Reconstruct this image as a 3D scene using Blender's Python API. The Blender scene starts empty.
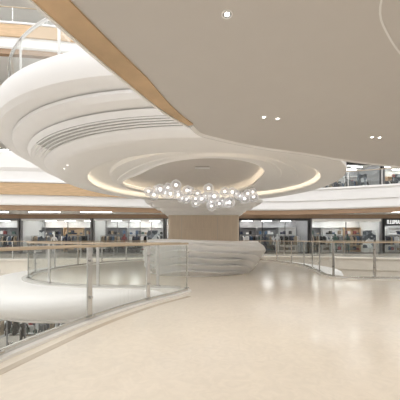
import bpy, bmesh, math, random
from mathutils import Vector
random.seed(4)
S=bpy.context.scene
COL=S.collection
# ---------------------------------------------------------------- materials
def mat(name,c,rough=0.5,metal=0.0,emit=0,var=0.04,scale=3.0,spec=0.5,bump=0.0,coat=0.0):
    m=bpy.data.materials.new(name); m.use_nodes=True
    nt=m.node_tree; b=nt.nodes['Principled BSDF']
    b.inputs['Roughness'].default_value=rough; b.inputs['Metallic'].default_value=metal
    b.inputs['Specular IOR Level'].default_value=spec
    b.inputs['Coat Weight'].default_value=coat
    tc=nt.nodes.new('ShaderNodeTexCoord'); n=nt.nodes.new('ShaderNodeTexNoise')
    n.inputs['Scale'].default_value=scale; n.inputs['Detail'].default_value=5
    nt.links.new(tc.outputs['Object'],n.inputs['Vector'])
    r=nt.nodes.new('ShaderNodeValToRGB')
    r.color_ramp.elements[0].position=.3; r.color_ramp.elements[1].position=.7
    r.color_ramp.elements[0].color=tuple(x*(1-var) for x in c)+(1,)
    r.color_ramp.elements[1].color=tuple(min(1,x*(1+var)) for x in c)+(1,)
    nt.links.new(n.outputs['Fac'],r.inputs['Fac']); nt.links.new(r.outputs['Color'],b.inputs['Base Color'])
    if emit:
        b.inputs['Emission Color'].default_value=tuple(c)+(1,); b.inputs['Emission Strength'].default_value=emit
    if bump:
        bn=nt.nodes.new('ShaderNodeBump'); bn.inputs['Strength'].default_value=bump
        nt.links.new(n.outputs['Fac'],bn.inputs['Height']); nt.links.new(bn.outputs['Normal'],b.inputs['Normal'])
    return m
def wood(name,c,scale=(1,1,14),var=.16):
    m=mat(name,c,rough=.42,var=var,scale=2.2)
    nt=m.node_tree; n=[x for x in nt.nodes if x.type=='TEX_NOISE'][0]; tc=[x for x in nt.nodes if x.type=='TEX_COORD'][0]
    mp=nt.nodes.new('ShaderNodeMapping'); mp.inputs['Scale'].default_value=scale
    nt.links.new(tc.outputs['Object'],mp.inputs['Vector']); nt.links.new(mp.outputs['Vector'],n.inputs['Vector'])
    return m
def marble(name,c,rough):
    m=mat(name,c,rough,var=.03,scale=.9,spec=.55)
    nt=m.node_tree; b=nt.nodes['Principled BSDF']; n=[x for x in nt.nodes if x.type=='TEX_NOISE'][0]
    n.inputs['Detail'].default_value=9; n.inputs['Roughness'].default_value=.6; n.inputs['Distortion'].default_value=1.2
    tc=[x for x in nt.nodes if x.type=='TEX_COORD'][0]
    v=nt.nodes.new('ShaderNodeTexNoise'); v.inputs['Scale'].default_value=6; v.inputs['Detail'].default_value=8; v.inputs['Distortion'].default_value=2.5
    nt.links.new(tc.outputs['Object'],v.inputs['Vector'])
    mr=nt.nodes.new('ShaderNodeMapRange'); mr.inputs[1].default_value=.35; mr.inputs[2].default_value=.65; mr.inputs[3].default_value=.955; mr.inputs[4].default_value=1.02
    nt.links.new(v.outputs['Fac'],mr.inputs[0])
    vm=nt.nodes.new('ShaderNodeVectorMath'); vm.operation='SCALE'
    rp=[x for x in nt.nodes if x.type=='VALTORGB'][0]
    nt.links.new(rp.outputs['Color'],vm.inputs[0]); nt.links.new(mr.outputs[0],vm.inputs['Scale']); nt.links.new(vm.outputs[0],b.inputs['Base Color'])
    return m
def postermat(name,seed,warm):
    m=bpy.data.materials.new(name); m.use_nodes=True; nt=m.node_tree; b=nt.nodes['Principled BSDF']
    tc=nt.nodes.new('ShaderNodeTexCoord'); mp=nt.nodes.new('ShaderNodeMapping'); mp.inputs['Location'].default_value=(seed*3.1,0,seed*1.7)
    v=nt.nodes.new('ShaderNodeTexVoronoi'); v.inputs['Scale'].default_value=3.4
    r=nt.nodes.new('ShaderNodeValToRGB'); cr=r.color_ramp; cr.interpolation='CONSTANT'
    cr.elements[0].color=(.03,.04,.05,1); cr.elements[1].position=.75; cr.elements[1].color=(.72,.72,.70,1)
    for p,c in ((.25,(.18,.20,.23,1)),(.42,(.55,.56,.56,1)),(.58,(.07,.08,.09,1)),(.9,warm)):
        q=cr.elements.new(p); q.color=c
    nt.links.new(tc.outputs['Object'],mp.inputs['Vector']); nt.links.new(mp.outputs['Vector'],v.inputs['Vector'])
    nt.links.new(v.outputs['Color'],r.inputs['Fac']); nt.links.new(r.outputs['Color'],b.inputs['Base Color']); nt.links.new(r.outputs['Color'],b.inputs['Emission Color'])
    b.inputs['Emission Strength'].default_value=.3; return m
def glassmat(name,tint=(.975,.985,.98),refl=.04,k=.22):
    m=bpy.data.materials.new(name); m.use_nodes=True; nt=m.node_tree; nt.nodes.clear()
    o=nt.nodes.new('ShaderNodeOutputMaterial'); t=nt.nodes.new('ShaderNodeBsdfTransparent'); g=nt.nodes.new('ShaderNodeBsdfGlossy')
    g.inputs['Roughness'].default_value=.02; t.inputs['Color'].default_value=tint+(1,)
    f=nt.nodes.new('ShaderNodeLayerWeight'); f.inputs['Blend'].default_value=.25
    mm=nt.nodes.new('ShaderNodeMath'); mm.operation='MULTIPLY_ADD'; mm.inputs[1].default_value=k; mm.inputs[2].default_value=refl*.5
    nt.links.new(f.outputs['Fresnel'],mm.inputs[0])
    x=nt.nodes.new('ShaderNodeMixShader'); nt.links.new(mm.outputs[0],x.inputs['Fac'])
    nt.links.new(t.outputs[0],x.inputs[1]); nt.links.new(g.outputs[0],x.inputs[2]); nt.links.new(x.outputs[0],o.inputs['Surface'])
    return m
def bubblemat(name):
    m=bpy.data.materials.new(name); m.use_nodes=True; nt=m.node_tree; nt.nodes.clear()
    o=nt.nodes.new('ShaderNodeOutputMaterial'); t=nt.nodes.new('ShaderNodeBsdfTransparent'); t.inputs['Color'].default_value=(.88,.88,.89,1)
    d=nt.nodes.new('ShaderNodeBsdfPrincipled'); d.inputs['Base Color'].default_value=(.92,.92,.92,1); d.inputs['Roughness'].default_value=.03
    d.inputs['Emission Color'].default_value=(1,1,1,1); d.inputs['Emission Strength'].default_value=.18
    f=nt.nodes.new('ShaderNodeLayerWeight'); f.inputs['Blend'].default_value=.36
    mr=nt.nodes.new('ShaderNodeMapRange'); mr.inputs[1].default_value=0; mr.inputs[2].default_value=1; mr.inputs[3].default_value=.10; mr.inputs[4].default_value=.72
    nt.links.new(f.outputs['Facing'],mr.inputs[0])
    x=nt.nodes.new('ShaderNodeMixShader'); nt.links.new(mr.outputs[0],x.inputs['Fac'])
    nt.links.new(t.outputs[0],x.inputs[1]); nt.links.new(d.outputs[0],x.inputs[2]); nt.links.new(x.outputs[0],o.inputs['Surface'])
    return m
M_white=mat('white_plaster',(.92,.912,.90),.45,var=.01)
M_whitegloss=mat('white_gloss',(.89,.885,.875),.22,var=.01)
M_shopw=mat('shop_wall',(.70,.70,.69),.6,var=.03)
M_shopd=mat('shop_wall_dark',(.36,.36,.37),.6,var=.05)
M_taupe=mat('taupe_ceiling',(.61,.585,.56),.6,var=.01)
M_ceilw=mat('ceiling_inner',(.68,.64,.60),.25,var=.02)
M_floor=marble('marble_floor',(.80,.725,.62),.14)
M_curb=mat('stone_curb',(.90,.88,.84),.15,var=.03)
M_inlay=mat('stone_inlay',(.56,.48,.38),.12,var=.05)
M_gfloor=mat('gallery_floor',(.72,.66,.58),.2,var=.04)
M_wood=wood('oak_veneer',(.60,.42,.25))
M_wooddk=wood('walnut_veneer',(.38,.25,.155))
M_woodcol=wood('oak_panel',(.68,.57,.45),scale=(5,5,.6),var=.05)
M_handrail=wood('champagne_rail',(.54,.44,.32))
M_steel=mat('brushed_steel',(.62,.615,.60),.25,1.0,var=.05,scale=30)
M_dark=mat('slot_grey',(.50,.49,.48),.6)  # mid grey of the balcony slots and column seams
M_black=mat('black_panel',(.02,.02,.022),.45)
M_grey=mat('grey_panel',(.20,.20,.21),.5)
M_glass=glassmat('clear_glass')
M_sglass=glassmat('shop_glass',(.90,.92,.93),.05,k=.12)
M_glow=mat('warm_glow',(1,.88,.70),emit=2.5,var=0)
M_glowcool=mat('shop_light',(1,.98,.94),emit=16,var=0)
M_lamp=mat('lamp_glow',(1,.95,.86),emit=10,var=0)
M_bulb=mat('bulb_glow',(1,.98,.96),emit=1.6,var=0)
M_bubble=bubblemat('bubble_glass')
M_text=mat('white_letters',(.95,.95,.95),emit=.8,var=0)
POST=[postermat('shop_graphic_%s'%n,i,w_) for i,(n,w_) in enumerate([('cool',(.42,.33,.22,1)),('dusk',(.35,.12,.10,1)),('slate',(.20,.28,.38,1)),('mist',(.5,.42,.3,1))])]
CL=[mat('cloth_%s'%n,c,.8,var=.15,scale=12) for n,c in dict(navy=(.03,.04,.08),white=(.8,.8,.8),black=(.015,.015,.015),grey=(.2,.21,.22),blue=(.08,.14,.24),sand=(.42,.33,.23),red=(.3,.06,.06),green=(.06,.12,.10)).items()]
# ---------------------------------------------------------------- helpers
def link(o,parent=None):
    COL.objects.link(o)
    if parent: o.parent=parent
    return o
def mesh(name,v,f,mats,parent=None,smooth=False,idx=None,loc=(0,0,0)):
    me=bpy.data.meshes.new(name); me.from_pydata([tuple(p) for p in v],[],f); 
    for m in (mats if isinstance(mats,list) else [mats]): me.materials.append(m)
    bm=bmesh.new(); bm.from_mesh(me)
    if idx:
        bm.faces.ensure_lookup_table()
        for i,k in enumerate(idx): bm.faces[i].material_index=k
    bmesh.ops.recalc_face_normals(bm,faces=bm.faces); bm.to_mesh(me); bm.free()
    if smooth:
        for p in me.polygons: p.use_smooth=True
    o=bpy.data.objects.new(name,me); o.location=loc
    return link(o,parent)
def empty(name,loc,label,cat,group=None):
    o=bpy.data.objects.new(name,None); o.location=loc; o.empty_display_size=.2; link(o)
    o['label']=label; o['category']=cat
    if group:o['group']=group
    return o
def tag(o,label,cat,group=None):
    o['label']=label;o['category']=cat
    if group:o['group']=group
    return o
def struct(o): o['kind']='structure'; return o
def boxdata(c,s):
    x,y,z=c;a,b,d=s[0]/2,s[1]/2,s[2]/2
    v=[(x+i*a,y+j*b,z+k*d) for i in(-1,1) for j in(-1,1) for k in(-1,1)]
    f=[(0,1,3,2),(4,6,7,5),(0,4,5,1),(2,3,7,6),(0,2,6,4),(1,5,7,3)]
    return v,f
def boxes(name,lst,m,parent=None,bevel=0,loc=(0,0,0)):
    V=[];F=[]
    for c,s in lst:
        v,f=boxdata(c,s);n=len(V);V+=v;F+=[tuple(i+n for i in q) for q in f]
    o=mesh(name,V,F,m,parent,loc=loc)
    if bevel:
        b=o.modifiers.new('bevel','BEVEL');b.width=bevel;b.segments=2
    return o
def spline(pts,step=.1,closed=False):
    P=[Vector(p) for p in pts]; n=len(P); out=[]
    rng=range(n) if closed else range(n-1)
    for i in rng:
        if closed: p0,p1,p2,p3=P[i-1],P[i],P[(i+1)%n],P[(i+2)%n]
        else: p0=P[max(i-1,0)];p1=P[i];p2=P[i+1];p3=P[min(i+2,n-1)]
        if p0==p1:p0=p1-(p2-p1)
        if p3==p2:p3=p2+(p2-p1)
        t0=0;t1=t0+(p1-p0).length**.5;t2=t1+(p2-p1).length**.5;t3=t2+(p3-p2).length**.5
        k=max(2,int((p2-p1).length/step*2))
        for j in range(k):
            t=t1+(t2-t1)*j/k
            A1=(t1-t)/(t1-t0)*p0+(t-t0)/(t1-t0)*p1;A2=(t2-t)/(t2-t1)*p1+(t-t1)/(t2-t1)*p2;A3=(t3-t)/(t3-t2)*p2+(t-t2)/(t3-t2)*p3
            B1=(t2-t)/(t2-t0)*A1+(t-t0)/(t2-t0)*A2;B2=(t3-t)/(t3-t1)*A2+(t-t1)/(t3-t1)*A3
            out.append((t2-t)/(t2-t1)*B1+(t-t1)/(t2-t1)*B2)
    if not closed: out.append(P[-1])
    # resample
    res=[out[0]];acc=0
    for a,b in zip(out,out[1:]+([out[0]] if closed else [])):
        L=(b-a).length
        while acc+L>=step:
            r=(step-acc)/L; a=a+(b-a)*r; L=(b-a).length; acc=0; res.append(a.copy())
            if L<1e-9:break
        acc+=L
    return res
def normals(p,closed=False):
    N=[];n=len(p)
    for i in range(n):
        a=p[i-1] if (i or closed) else p[0]; b=p[(i+1)%n] if (i<n-1 or closed) else p[-1]
        t=(b-a).normalized(); N.append(Vector((-t.y,t.x)))
    return N
def sweep(name,path,prof,mats,parent=None,closed=False,w=None,smooth=True,loop=False,idx=None,N=None,caps=True):
    """prof: list of (offset to the left of travel, z)."""
    N=N or normals(path,closed); V=[];F=[];I=[];k=len(prof);n=len(path)
    for i,(p,q) in enumerate(zip(path,N)):
        ww=w[i] if w else 1
        for o,z in prof: V.append((p.x+q.x*o*ww,p.y+q.y*o*ww,z))
    for i in range(n if closed else n-1):
        j=(i+1)%n
        for s in range(k if loop else k-1):
            t=(s+1)%k
            F.append((i*k+s,j*k+s,j*k+t,i*k+t)); I.append(idx[s] if idx else 0)
    if loop and not closed and caps:
        F.append(tuple(range(k)));I.append(0);F.append(tuple(reversed(range((n-1)*k,n*k))));I.append(0)
    o=mesh(name,V,F,mats,parent,smooth,I)
    return o
def slab(name,pts,z0,z1,m):
    n=len(pts);V=[(p[0],p[1],z1) for p in pts]+[(p[0],p[1],z0) for p in pts]
    F=[tuple(range(n)),tuple(reversed(range(n,2*n)))]+[(i,(i+1)%n,n+(i+1)%n,n+i) for i in range(n)]
    return mesh(name,V,F,m)
def circle(cx,cy,r,n=160,a0=0,a1=2*math.pi):
    return [Vector((cx+r*math.cos(a0+(a1-a0)*i/n),cy+r*math.sin(a0+(a1-a0)*i/n))) for i in range(n)]
def MOD(a,ph): return .55*math.cos(2*a+ph)+.35*math.cos(3*a-1.3*ph+.6)
def revolve(name,prof,mats,parent=None,n=240,idx=None,smooth=True,cy=10.9):
    """prof: (z,R,cx[,wave amplitude, wave phase])"""
    V=[];F=[];I=[];k=len(prof)
    for i in range(n):
        a=2*math.pi*i/n
        for q in prof:
            z,R,cx=q[:3]
            if len(q)>3: R=R+q[3]*MOD(a,q[4])
            V.append((cx+R*math.cos(a),cy+R*math.sin(a),z))
    for i in range(n):
        j=(i+1)%n; ad=360*i/n
        for s in range(k-1):
            F.append((i*k+s,j*k+s,j*k+s+1,i*k+s+1))
            q=idx[s] if idx else 0
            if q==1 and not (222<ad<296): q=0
            I.append(q)
    o=mesh(name,V,F,mats,parent,smooth,I); return o
def autosmooth(o,ang=35):
    me=o.data
    bm=bmesh.new();bm.from_mesh(me)
    for e in bm.edges:
        if len(e.link_faces)==2 and e.calc_face_angle(0)>math.radians(ang): e.smooth=False
    bm.to_mesh(me);bm.free()
# ---------------------------------------------------------------- main path (floor edge, void always to the left of travel)
PTS=[(-3.2,-5.5),(-2.8,-1),(-2.4,1.4),(-2.06,2.8),(-1.65,4.1),(-1.05,5.3),(-0.42,6.2),(-0.30,6.55),(-0.72,6.80),(-2.6,6.95),(-4.3,7.55),
     (-5.35,8.7),(-5.8,10.5),(-5.4,13),(-4.1,15.1),(-2.4,16.5),(0,17.2),(2.5,16.5),(4.0,14.8),(4.6,12.6),(4.40,10.6),(4.15,9.2),(4.4,8.6),(5.3,8.42),(7,8.5),(10,8.9),(13,9.4)]
path=spline(PTS,.1); NP=normals(path)
def nearest(p): return min(range(len(path)),key=lambda i:(path[i]-Vector(p)).length)
iTip=nearest((-.3,6.55)); iR=nearest((4.3,8.85))
w=[]
for i in range(len(path)):
    if i<=iTip+4: w.append(0.12)
    elif i>=iR-6: w.append(0.12)
    else:
        a=min(1,(i-iTip-4)/32); b=min(1,(iR-6-i)/25); t=min(a,b); w.append(.12+.88*(t*t*(3-2*t)))
# floor
edge=[(path[i]+NP[i]*.1) for i in range(len(path))]
fl=struct(slab('floor',[(p.x,p.y) for p in edge]+[(13,-5.5)],-.5,0,M_floor))
cb=sweep('trim_1',path,[(.16,-.3),(.16,.035),(-.10,.035),(-.10,.0)],M_curb,smooth=False); struct(cb)
il=sweep('trim_20',path[:iTip-4],[(-.24,0),(-.24,.003),(-.34,.003),(-.34,0)],M_inlay,smooth=False); struct(il)
fas=sweep('trim_2',path,[(.1,.03),(.9,-.0),(1.15,-.04),(1.30,-.13),(1.36,-.26),(1.34,-.40),(1.22,-.52),(1.16,-.54),(1.18,-.56),(1.08,-.63),(.82,-.69),(.5,-.72),(0,-.74)],M_white,w=w); autosmooth(fas,50); struct(fas)
# ---------------------------------------------------------------- railing builder
def railing(label,P,z,step,start=0,height=1.08,handmat=M_handrail,postw=.07,group='glass railings'):
    N=normals(P)
    e=empty('glass_railing',(P[0].x,P[0].y,z),label,'railing',group)
    L=e.location
    def add(o):
        for v in o.data.vertices: v.co-=L
        o.parent=e; return o
    h=height
    add(sweep('handrail',P,[(-.03,z+h-.02),(.03,z+h-.02),(.035,z+h),(.025,z+h+.02),(-.025,z+h+.02),(-.035,z+h)],handmat,loop=True,smooth=False))
    add(sweep('base_channel',P,[(-.02,z),(.02,z),(.02,z+.05),(-.02,z+.05)],M_steel,loop=True,smooth=False))
    k=int(round(step/ (P[1]-P[0]).length)); idx=list(range(start,len(P),k))
    pm=None
    for a in idx:
        p,q=P[a],N[a]; ang=math.atan2(q.y,q.x)
        if pm is None:
            o=boxes('post',[((0,0,h/2),(.03,postw,h-.02)),((0,0,.04),(.12,.12,.02)),((-.03,0,h*.3),(.05,.03,.03)),((-.03,0,h*.8),(.05,.03,.03))],M_steel); pm=o.data
        else: o=bpy.data.objects.new('post',pm); link(o)
        o.parent=e; o.location=Vector((p.x,p.y,z))-L; o.rotation_euler=(0,0,ang)
    prev=0
    for a in idx+[len(P)-1]:
        if a-prev>=3:
            seg=P[prev:a+1]
            add(sweep('glass_panel',seg,[(-.006,z+.05),(.006,z+.05),(.006,z+h-.05),(-.006,z+h-.05)],M_glass,loop=True,smooth=False,N=N[prev:a+1]))
        prev=a
    return e
i0=nearest((-2.4,1.4)); iP=nearest((-1.66,4.13))
railing('clear glass railing with steel posts and wood handrail',path[i0:iTip+1],0.035,1.35,start=(iP-i0)-14 if (iP-i0)<28 else (iP-i0)-28,postw=.085)
railing('curved glass railing around the round terrace',path[iTip+2:nearest((-2.6,16.4))],0.035,1.45,start=6,postw=.07)
pr=path[nearest((2.7,16.4)):-1]
i1=min(range(len(pr)),key=lambda i:(pr[i]-Vector((4.25,8.85))).length)
railing('curved glass railing sweeping past the terrace to the corridor',pr,0.035,1.2,start=i1%12,postw=.07)
# ---------------------------------------------------------------- near ceiling
CZ=3.29
sc=(CZ-1.22)/2.20
wpts=[(x*sc,y*sc) for x,y in [(-4.5,-5.85),(-2.65,-1),(-1.51,2.55),(-.99,3.9),(-.63,4.72),(-.38,5.15),(-.20,5.42)]]
cpath=spline(wpts+[(0.0,5.52),(.30,5.74),(.75,6.02),(1.5,6.40),(2.5,6.78),(3.8,7.35),(5.8,8.05),(8.2,8.9),(13,10.0)],.06)
iw=min(range(len(cpath)),key=lambda i:(cpath[i]-Vector(wpts[-1])).length)
ce=struct(slab('ceiling',[(p.x,p.y) for p in cpath]+[(13,-5.85*sc)],CZ,CZ+.028,M_taupe))
wp=cpath[:iw]
wc=[min(1,.35+.65*(len(wp)-1-i)/26) for i in range(len(wp))]
wst=sweep('trim_3',wp,[(.02,CZ+.07),(.02,CZ-.02),(-.27,CZ-.02),(-.27,CZ+.01)],M_wood,smooth=False,w=wc); struct(wst)
wl=sweep('trim_4',cpath[:iw+1],[(.055,CZ+.3),(.055,CZ-.035),(.02,CZ-.035),(.02,CZ+.3)],M_whitegloss,smooth=False); struct(wl)
wl=sweep('trim_21',cpath[iw:],[(.03,CZ+.027),(.03,CZ-.03),(.0,CZ-.035),(-.05,CZ-.0)],M_whitegloss,smooth=False); struct(wl)
rp=spline([(1.42,1.1),(1.55,2.38),(1.92,2.85),(3.0,3.6),(5.7,4.4),(12.9,5.1)],.1)
o=sweep('trim_5',rp,[(.009,CZ+.01),(.009,CZ-.006),(-.009,CZ-.006),(-.009,CZ+.01)],M_whitegloss,smooth=False);struct(o)
# ---------------------------------------------------------------- round upper terrace
e=empty('balcony',(0,10.9,3.3),'round white tiered balcony with layered curved fascia and slotted band','balcony')
prof=[(4.95,0.01,-1),(4.95,5.50,-1),(4.93,5.58,-1),(4.87,5.65,-1),(4.70,5.70,-1),(4.45,5.71,-1),(4.30,5.68,-.99),(4.20,5.60,-.97,.04,.4),(4.155,5.48,-.95,.07,.4),(4.15,5.30,-.92,.1,.4),
 (4.135,5.30,-.86,.12,1.4),(4.125,5.47,-.84,.12,1.4),(4.04,5.51,-.78,.12,1.5),(3.94,5.46,-.68,.12,1.6),(3.88,5.34,-.60,.1,1.8),(3.865,5.14,-.55,.06,2),(3.85,5.14,-.5,.03,2),(3.84,5.31,-.48)]
idx=[0]*(len(prof)-1)
z=3.70
prof.append((z,5.29,-.42)); idx.append(0)
for g in range(5):
    r=5.28-.03*g; cx=-.40+.06*g
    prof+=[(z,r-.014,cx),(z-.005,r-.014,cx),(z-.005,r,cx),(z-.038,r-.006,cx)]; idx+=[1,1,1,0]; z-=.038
prof+=[(3.46,5.14,-.1)]; idx+=[0]
A,PH=.30,.9
prof+=[(3.42,5.11,-.06),(3.38,5.09,-.03),(3.34,5.05,0),(3.32,4.95,0),(3.32,4.30,0,A,PH),(3.325,4.20,0,A,PH),(3.34,4.16,0,A,PH),(3.37,4.16,0,A,PH),(3.37,4.42,0,A,PH),(3.50,4.47,0,A,PH),(3.56,4.40,0,A,PH),(3.58,3.25,0),(3.58,.01,0)]
idx+=[0]*12+[2]
b=revolve('fascia',prof,[M_white,M_dark,M_ceilw],None,idx=idx); autosmooth(b,28)
def attach(o,e):
    for v in o.data.vertices: v.co-=e.location
    o.parent=e
attach(b,e)
o=revolve('cove_light',[(3.375,4.26,0,A,PH),(3.39,4.30,0,A,PH),(3.375,4.37,0,A,PH),(3.373,4.37,0,A,PH),(3.373,4.26,0,A,PH)],M_glow,smooth=False); attach(o,e)
B,PB=.66,2.3
ox,ix=.30,-.25
o=revolve('inner_ring',[(3.58,3.66,ox,B*.55,PB-1.4),(3.46,3.64,ox,B*.55,PB-1.4),(3.43,3.56,ox,B*.55,PB-1.4),(3.43,3.34,ox*.5,B*.7,PB-.8),(3.405,3.32,ox*.5,B*.7,PB-.8),(3.385,3.08,0,B*.9,PB-.3),(3.36,3.06,0,B*.9,PB-.3),(3.345,2.84,ix,B,PB),(3.36,2.78,ix,B,PB),(3.43,2.78,ix,B,PB),(3.43,2.98,ix,B,PB),(3.58,3.06,ix,B,PB)],M_white,cy=10.7); autosmooth(o,40); attach(o,e)
o=revolve('inner_cove_light',[(3.435,2.83,ix,B,PB),(3.45,2.86,ix,B,PB),(3.435,2.93,ix,B,PB),(3.433,2.93,ix,B,PB),(3.433,2.83,ix,B,PB)],M_glow,smooth=False,cy=10.7); attach(o,e)
up=[v for v in circle(-1,10.9,5.32,340,-1.9,-1.9-4.9)]
railing('curved glass railing with steel handrail on the upper balcony',up,4.95,1.5,start=4,handmat=M_steel,postw=.06)
# ---------------------------------------------------------------- downlights
def downlight(x,y,z,big=1.0,lab='round recessed ceiling downlight with white trim ring'):
    r=.05*big
    e=empty('downlight',(x,y,z),lab,'ceiling light','recessed ceiling downlights')
    n=24;V=[];F=[]
    pr=[(r*1.35,0),(r*1.3,-.008),(r*1.02,-.008),(r,.0)]
    for i in range(n):
        a=2*math.pi*i/n
        for R,h in pr:V.append((R*math.cos(a),R*math.sin(a),h))
    for i in range(n):
        j=(i+1)%n
        for s in range(3):F.append((i*4+s,j*4+s,j*4+s+1,i*4+s+1))
    mesh('trim_ring',V,F,M_whitegloss,e)
    mesh('lamp_housing',[(r*math.cos(2*math.pi*i/n),r*math.sin(2*math.pi*i/n),-.002) for i in range(n)],[tuple(range(n))],M_grey,e)
    V=[(.6*r*math.cos(2*math.pi*i/n),.6*r*math.sin(2*math.pi*i/n),-.004) for i in range(n)]
    mesh('lamp_lens',V,[tuple(range(n))],M_lamp,e)
q=(CZ-1.22)/2.33
for x,y in [(.28,2.9),(1.22,5.35),(1.50,5.42),(3.93,6.4),(4.12,6.42)]: downlight(x*q,y*q,CZ,.8)
for a in (212,218): downlight(4.78*math.cos(math.radians(a)),10.9+4.78*math.sin(math.radians(a)),3.32,.55,'small recessed downlight in the white balcony underside')
# ---------------------------------------------------------------- chandelier
ch=empty('chandelier',(.08,9.2,3.57),'cluster of clear glass bubble globes hanging on thin wires','chandelier')
def uv(name,r,m,parent,loc,seg=20,ring=12):
    key=(round(r,3),m.name)
    if key not in uv.c:
        bm=bmesh.new(); bmesh.ops.create_uvsphere(bm,u_segments=seg,v_segments=ring,radius=r); me=bpy.data.meshes.new(name); bm.to_mesh(me); bm.free()
        for p in me.polygons:p.use_smooth=True
        me.materials.append(m); uv.c[key]=me
    o=bpy.data.objects.new(name,uv.c[key]); o.location=loc; return link(o,parent)
uv.c={}
boxes('canopy',[((0,0,-.02),(.5,.16,.03))],M_whitegloss,ch,.01)
done=[]
rc=random.Random(5)
N_G=46
for i in range(N_G):
    q=math.sqrt((i+.5)/N_G); a=i*2.39996+rc.uniform(-.1,.1)
    for att in range(80):
        x=1.92*q*math.cos(a)+rc.uniform(-.08,.08);y=1.35*q*math.sin(a)+rc.uniform(-.08,.08)
        # rows nearer the front hang a little higher so the cluster opens up into an oval
        z=-.86-.16*(1-q*q)-.13*math.sin(x*1.9+.4)+.10*y+rc.uniform(-.20,.20)
        r=rc.choice([.12,.135,.15,.17])
        if all((Vector((x,y,z))-Vector(p[:3])).length>r+p[3]+.03 for p in done): done.append((x,y,z,r)); break
for x,y,z,r in done:
    g=uv('globe',r,M_bubble,ch,(x,y,z)); uv('bulb',round(r*.32,3),M_bulb,g,(0,0,0.01))
    boxes('globe_cap',[((0,0,r),(.02,.02,.03))],M_steel,g)
    cx,cy=x*.12,y*.05
    V=[];F=[];t=.0008
    for px,py,pz in ((cx,cy,-.03),(x,y,z+r)):
        V+=[(px-t,py-t,pz),(px+t,py-t,pz),(px+t,py+t,pz),(px-t,py+t,pz)]
    F=[(i,(i+1)%4,4+(i+1)%4,4+i) for i in range(4)]
    mesh('wire',V,F,M_steel,ch)
# ---------------------------------------------------------------- wood column
c=empty('column',(.2,15.9,0),'broad oak clad column with white collar under the balcony','column')
def rrect(hx,hy,r,n=6):
    out=[]
    for sx,sy,a in ((1,1,0),(-1,1,90),(-1,-1,180),(1,-1,270)):
        for i in range(n+1):
            t=math.radians(a+90*i/n); out.append(((hx-r)*sx+r*math.cos(t),(hy-r)*sy+r*math.sin(t)))
    return out
def prism(name,rings,m,parent,smooth=True,ang=30):
    V=[];F=[];k=len(rings[0][0])
    for pts,z in rings:V+=[(x,y,z) for x,y in pts]
    for r in range(len(rings)-1):
        for i in range(k):F.append((r*k+i,r*k+(i+1)%k,(r+1)*k+(i+1)%k,(r+1)*k+i))
    F+=[tuple(range(k)),tuple(range((len(rings)-1)*k,len(rings)*k))]
    o=mesh(name,V,F,m,parent,smooth); autosmooth(o,ang); return o
prism('shaft',[(rrect(1.95,.62,.18),0),(rrect(1.95,.62,.18),2.8)],M_woodcol,c)
prism('collar',[(rrect(2.05,.7,.2),2.52),(rrect(2.12,.76,.22),2.56),(rrect(2.12,.76,.22),2.66),(rrect(2.3,.88,.25),2.70),(rrect(2.4,.95,.25),2.88),(rrect(2.7,1.02,.3),2.92),(rrect(2.8,1.08,.3),3.10),(rrect(3.1,1.14,.3),3.14),(rrect(3.2,1.16,.3),3.30)],M_white,c)
boxes('panel_seam',[((x,-.622,1.2),(.012,.006,2.4)) for x in (-1.2,.75)],M_dark,c)
boxes('base_panel',[((-.25,-.66,.9),(1.5,.08,1.8))],M_woodcol,c,.02)
# ---------------------------------------------------------------- sculpted counter
def counter():
    n=480;m=150;V=[];F=[]
    H=1.12
    for j in range(m+1):
        t=j/m
        for i in range(n):
            a=2*math.pi*i/n
            rx=1.92+.1*math.cos(2*a); ry=1.35+.10*math.sin(3*a+.6)
            fl=-.26+.36*min(1,t/.75)-(.4*(t-.75) if t>.75 else 0)
            flr=fl*(1+.7*math.cos(a))
            ph=t*5.2+5*a/(2*math.pi)+1.0*math.sin(a*2+.8)+.35*math.sin(a*4+.5)
            saw=ph-math.floor(ph)
            s=(saw**1.3 if saw<.94 else (1-saw)/.06*.923)
            amp=.19*max(0,math.sin(math.pi*min(1,t*1.03+.02)))**.35 if t<.98 else .02
            R=1+(flr*.45)+(s-.45)*amp
            topz=H*t*(1+(.09*max(0,math.cos(a+math.pi))+.03*math.sin(3*a+1))*t)
            V.append((rx*R*math.cos(a),ry*R*math.sin(a),topz))
    for j in range(m):
        for i in range(n):
            F.append((j*n+i,j*n+(i+1)%n,(j+1)*n+(i+1)%n,(j+1)*n+i))
    F.append(tuple(range(n)));F.append(tuple(m*n+i for i in range(n)))
    o=mesh('sculpted_counter',V,F,M_white,None,True,loc=(.1,10.3,0)); autosmooth(o,30)
    tag(o,'white sculpted counter with flowing carved ridges on the terrace','counter')
counter()
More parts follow.
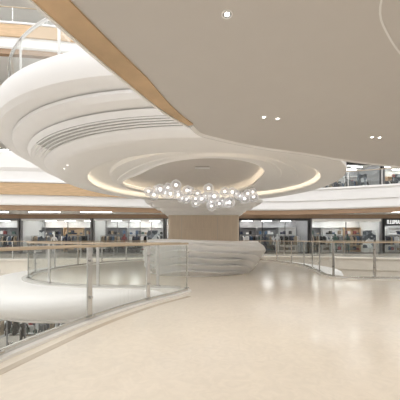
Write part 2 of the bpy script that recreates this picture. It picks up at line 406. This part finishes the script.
# ---------------------------------------------------------------- far gallery
gp=spline([(-22,16.6),(-14,17.0),(-8,17.7),(-3,19.0),(2,20.2),(6,20.4),(10,19.4),(14,17.9),(18,17.0),(22,16.6)],.25)
def gslab(name,z0,z1):
    o=slab(name,[(p.x,p.y) for p in gp]+[(22,27.5),(-22,27.5)],z0,z1,M_gfloor); return struct(o)
levels=[0,4.8,9.6,14.4,19.2]
gslab('floor',-1.3,0)
for L in levels[1:]: 
    gslab('floor',L-.3,L)
    struct(slab('ceiling',[(p.x,p.y+.02) for p in gp]+[(22,27.5),(-22,27.5)],L-1.5,L-1.45,M_white))
k=6
nl=min(range(len(gp)),key=lambda i:abs(gp[i].x+4.5))
for L in levels:
    f=sweep('trim_%d'%k,gp,[(.3,L-1.5),(-.05,L-1.5),(-.12,L-1.42),(-.12,L-.88),(-.20,L-.86),(-.24,L-.14),(-.32,L-.12),(-.32,L-.03),(-.26,L),(.2,L+.01)],M_white if L else M_gfloor); autosmooth(f,40); struct(f);k+=1
    if L==4.8: segs=[gp[:nl+1]]
    elif L==0: segs=[]
    else: segs=[gp]
    for sg in segs:
        f=sweep('trim_%d'%k,sg,[(-.16,L-.88),(-.25,L-.86),(-.27,L-.16),(-.2,L-.14)],M_wood,smooth=False); struct(f);k+=1
    f=sweep('trim_%d'%k,gp,[(.3,L-1.80),(.0,L-1.80),(.0,L-1.48)],M_wooddk,smooth=False); struct(f);k+=1
    if k in(20,21):k=22
    lab='far gallery glass railing with wood handrail'
    if L==0: railing(lab,gp,L,2.0,start=2,postw=.06)
    elif L<5:
        railing(lab,gp[nl+2:],L,2.0,start=2,postw=.06)
        f=sweep('trim_%d'%k,gp[:nl+1],[(.1,L),(-.22,L),(-.22,L+.55),(-.36,L+.75),(-.36,L+1.65),(-.28,L+1.75),(.1,L+1.75)],M_white,loop=True); autosmooth(f,30); struct(f);k+=1
    elif L<15: railing(lab,gp[:60],L,2.0,start=2,postw=.06)
# lower level
struct(slab('floor',[(-22,-5.5),(22,-5.5),(22,27.5),(-22,27.5)],-5.0,-4.8,M_gfloor))
# ---------------------------------------------------------------- storefronts
def figure_mesh():
    me=bpy.data.meshes.new('mannequin')
    J=[((0,0,.95),.13),((0,0,1.15),.11),((0,0,1.38),.14),((0,0,1.52),.055),((0,0,1.66),.095),((0,0,1.74),.07),
       ((.09,0,.85),.09),((.10,.02,.48),.06),((.11,0,.06),.04),((-.09,0,.85),.09),((-.10,-.04,.48),.06),((-.12,0,.06),.04),
       ((.19,0,1.40),.055),((.25,.02,1.12),.042),((.24,-.08,.88),.03),((-.19,0,1.40),.055),((-.27,.04,1.14),.042),((-.20,-.1,.98),.03)]
    E=[(0,1),(1,2),(2,3),(3,4),(4,5),(0,6),(6,7),(7,8),(0,9),(9,10),(10,11),(2,12),(12,13),(13,14),(2,15),(15,16),(16,17)]
    me.from_pydata([j[0] for j in J],E,[]); o=bpy.data.objects.new('tmp',me); COL.objects.link(o)
    o.modifiers.new('s','SKIN'); sv=me.skin_vertices[0].data
    for i,j in enumerate(J): sv[i].radius=(j[1],j[1]*.8)
    sv[0].use_root=True
    o.modifiers.new('sub','SUBSURF').levels=1
    dg=bpy.context.evaluated_depsgraph_get(); dg.update()
    m2=bpy.data.meshes.new_from_object(o.evaluated_get(dg)); bpy.data.objects.remove(o)
    zm=min(v.co.z for v in m2.vertices)
    for v in m2.vertices: v.co.z-=zm
    for p in m2.polygons:p.use_smooth=True
    return m2
FM=figure_mesh(); fm={}
def mannequin(x,y,z,ci):
    if ci not in fm:
        m=FM.copy(); m.materials.clear(); m.materials.append(CL[ci]); fm[ci]=m
    o=bpy.data.objects.new('mannequin',fm[ci]); o.location=(x,y,z); o.rotation_euler=(0,0,random.uniform(-.4,.4)); link(o)
    tag(o,'shop display mannequin in %s clothing'%['navy','white','black','grey','blue','sand','red','green'][ci],'mannequin','shop display mannequins')
gar={}
def garment(ci):
    if ci not in gar:
        prof=[(.04,0),(.10,-.03),(.22,-.10),(.30,-.45),(.22,-.47),(.18,-.2),(.20,-.75),(-.20,-.75),(-.18,-.2),(-.22,-.47),(-.30,-.45),(-.22,-.10),(-.10,-.03),(-.04,0)]
        n=len(prof);V=[(-.03,y,z) for y,z in prof]+[(.03,y,z) for y,z in prof]
        F=[tuple(range(n)),tuple(reversed(range(n,2*n)))]+[(i,(i+1)%n,n+(i+1)%n,n+i) for i in range(n)]
        me=bpy.data.meshes.new('garment');me.from_pydata(V,[],F);me.materials.append(CL[ci]);gar[ci]=me
    return gar[ci]
def rack(x,y,z,W=1.8):
    e=empty('clothing_rack',(x,y,z),'steel clothing rack hung with garments','clothing rack','shop clothing racks')
    boxes('rack_frame',[((-W/2,0,.75),(.04,.04,1.5)),((W/2,0,.75),(.04,.04,1.5)),((0,0,1.5),(W,.04,.04)),((-W/2,0,.02),(.05,.5,.04)),((W/2,0,.02),(.05,.5,.04))],M_steel,e)
    n=int(W/.14)
    for i in range(n-1):
        if random.random()<.15: continue
        o=bpy.data.objects.new('garment',garment(random.choice([0,1,3,2,1,4,5,2,5,3,2]))); o.location=(-W/2+.14*(i+1),0,1.47); o.rotation_euler=(0,0,random.uniform(-.25,.25)+.5*(i%3==0)); link(o,e)
def shelf(x,y,z,W=2.0):
    e=empty('display_shelf',(x,y,z),'wall shelf unit with folded goods','shelf','shop display shelves')
    boxes('shelf_unit',[((-W/2,0,1.15),(.04,.35,2.3)),((W/2,0,1.15),(.04,.35,2.3)),((0,.17,1.15),(W,.02,2.3))]+[((0,0,h),(W,.35,.03)) for h in (.15,.65,1.15,1.65,2.28)],random.choice([M_whitegloss,M_grey,M_wood]),e)
    for h in (.15,.65,1.15,1.65):
        xx=-W/2+.2
        while xx<W/2-.15:
            if random.random()<.85:
                hh=random.uniform(.12,.36); boxes('folded_goods',[((xx,0,h+.02+hh*(i+.5)/3),(.22-.01*i,.25,hh/3*.9)) for i in range(3)],random.choice(CL),e)
            xx+=.28
def storefront(x,y,z,W,H,lab,sign=None,hang=0,dark=False,full=True):
    e=empty('storefront',(x,y,z),lab,'storefront','mall storefronts')
    hh=.56 if sign else random.choice([.14,.22,.36])
    fr=M_black if dark else M_grey
    boxes('frame',[((-W/2+.06,0,H/2),(.12,.2,H)),((W/2-.06,0,H/2),(.12,.2,H)),((0,.05,H-.02),(W,.3,.04))],fr,e)
    boxes('header_panel',[((0,0,H-.04-hh/2),(W-.24,.28,hh))],M_black if dark else random.choice([M_whitegloss,M_grey,M_shopw]),e)
    nx=random.choice([2,3,4,6]);ww=(W-.24)/nx; GH=H-hh-.06; door=random.randrange(nx)
    boxes('mullion',[((-W/2+.12+ww*i,0,GH/2),(.04,.08,GH)) for i in range(1,nx)]+[((0,0,.04),(W-.24,.1,.08))],fr,e)
    for i in range(nx):
        if i==door and nx>2: continue
        boxes('glass_pane',[((-W/2+.12+ww*(i+.5),0,GH/2+.04),(ww-.05,.012,GH-.08))],M_sglass,e)
    D=3.2
    boxes('interior_wall',[((0,D,H/2),(W,.1,H)),((-W/2+.04,D/2,H/2),(.08,D,H)),((W/2-.04,D/2,H/2),(.08,D,H))],M_shopd if dark else M_shopw,e)
    for xx in (-W*.3,0,W*.3):
        for yy in (.6,1.6,2.5): boxes('ceiling_light',[((xx,yy,H-.06),(.9,.12,.04))],M_glowcool,e)
    if random.random()<.8:
        px=random.choice([-1,1])*random.uniform(.15,.36)*W; pw=random.choice([.6,.8,1.1])
        boxes('display_graphic',[((px,.3,1.2),(pw,.05,1.5))],random.choice(POST),e)
    if sign:
        cu=bpy.data.curves.new('sign_letters','FONT'); cu.body=sign; cu.size=.50; cu.extrude=.02; cu.align_x='CENTER';cu.align_y='CENTER'; cu.space_character=1.15
        t=bpy.data.objects.new('sign_letters',cu);link(t); dg=bpy.context.evaluated_depsgraph_get();dg.update()
        me=bpy.data.meshes.new_from_object(t.evaluated_get(dg));bpy.data.objects.remove(t)
        me.materials.clear();me.materials.append(M_text); t=bpy.data.objects.new('sign_letters',me); t.location=(hang,-.17,H-.32);t.rotation_euler=(math.pi/2,0,0);t.scale=(.56,.95,1);link(t,e)
        t['label']='white raised sign letters'
    if full:
        rack(x-W*.3,y+.95,z,W*.3); rack(x+W*.28,y+.9,z,W*.3); shelf(x-W*.31,y+D-.3,z,W*.3); shelf(x+W*.03,y+D-.3,z,W*.3); shelf(x+W*.34,y+D-.3,z,W*.25)
        rack(x+W*.02,y+1.9,z,W*.25)
        for dx in (-.095,.085): 
            mannequin(x+dx*W,y+.72,z,random.randrange(8))
Ws=6.0
labs=['clothing storefront with glass front and pale header','storefront with black header and dark mullions']
for i,x in enumerate([-18.2,-12.1,-6.0,.1,6.2,12.3,18.4]):
    d=i in(4,6)
    storefront(x,23.6,0,Ws,2.95,labs[d],sign='ILLUMAR' if i==6 else None,hang=-2.14,dark=d,full=True)
    if i!=3 and i!=2: storefront(x,23.6,4.8,Ws,2.95,labs[i%2],dark=bool(i%2),full=(i in(0,1,4,5,6)))
for x in (-18.2,-12.1):
    storefront(x,23.6,9.6,Ws,2.95,labs[1],dark=True,full=True); storefront(x,23.6,14.4,Ws,2.95,labs[1],dark=True,full=False)
for x in (-15.2,-9.1,-3.0): storefront(x,14.6,-4.8,Ws,3.0,'lower level clothing shop with bright racks',full=True,dark=x<-10)
for x in (-9.6,-7.6,-5.8): rack(x,12.2,-4.8,1.5)
for x in (-10.4,-8.4): rack(x,10.6,-4.8,1.5)
for L in levels[:4]:
    struct(boxes('wall_back',[((0,23.75,L+3.125),(44,.2,.35))],M_wooddk))
struct(boxes('wall_back',[((0,27.6,8),(44,.2,26))],M_white))
struct(boxes('wall_left',[((-22.1,11,7),(.2,33.4,24))],M_white))
struct(boxes('wall_right',[((22.1,11,7),(.2,33.4,24))],M_white))
struct(boxes('wall_front',[((0,-5.6,7),(44,.2,24))],M_white))
for L in levels[:2]:  # added glowing strips to brighten the zone under the gallery slabs
    for x in range(-20,21,4):
        o=boxes('added_linear_light',[((0,0,0),(2.4,.10,.03))],M_glowcool,loc=(x,21.6,L+3.295)); tag(o,'slim linear light added to brighten the gallery under the slab','ceiling light','added gallery linear lights')
# ---------------------------------------------------------------- lights
def area(x,y,z,sx,sy,p,col=(1,.97,.94),rot=(0,0,0)):
    l=bpy.data.lights.new('area','AREA');l.shape='RECTANGLE';l.size=sx;l.size_y=sy;l.energy=p;l.color=col
    o=bpy.data.objects.new('fill_area_lamp',l);o.location=(x,y,z);o.rotation_euler=rot;link(o);return o
def spot(x,y,z,p,ang=110):
    l=bpy.data.lights.new('spot','SPOT');l.energy=p;l.spot_size=math.radians(ang);l.spot_blend=1;l.shadow_soft_size=.06;l.color=(1,.965,.925)
    o=bpy.data.objects.new('spot_lamp',l);o.location=(x,y,z);link(o)
for x,y in [(.25,2.58),(1.2,4.8),(3.6,5.7),(-.8,-1.5),(2.5,-1.5),(6,-1.5),(6,2.8),(3.2,2.8),(8,6)]: spot(x,y,CZ-.03,94,155)
for a in (212,240,328): spot(4.78*math.cos(math.radians(a)),10.9+4.78*math.sin(math.radians(a)),3.27,60,120)  # spots added to whiten the counter; only the first has a downlight
area(0,-3,3.2,8,2.5,75)  # added fill light behind the camera, without a fixture
W=bpy.data.worlds.new('w');S.world=W;W.use_nodes=True
W.node_tree.nodes['Background'].inputs[0].default_value=(.99,.988,.99,1);W.node_tree.nodes['Background'].inputs[1].default_value=2.25
# ---------------------------------------------------------------- camera
cam=bpy.data.cameras.new('cam');co=bpy.data.objects.new('camera',cam);link(co)
co.location=(0,0,1.22);co.rotation_euler=(math.pi/2,0,0);cam.sensor_width=36;cam.lens=25.2;cam.shift_y=39/400;cam.clip_end=200
S.camera=co
S.view_settings.view_transform='Standard'
S.view_settings.exposure=.02
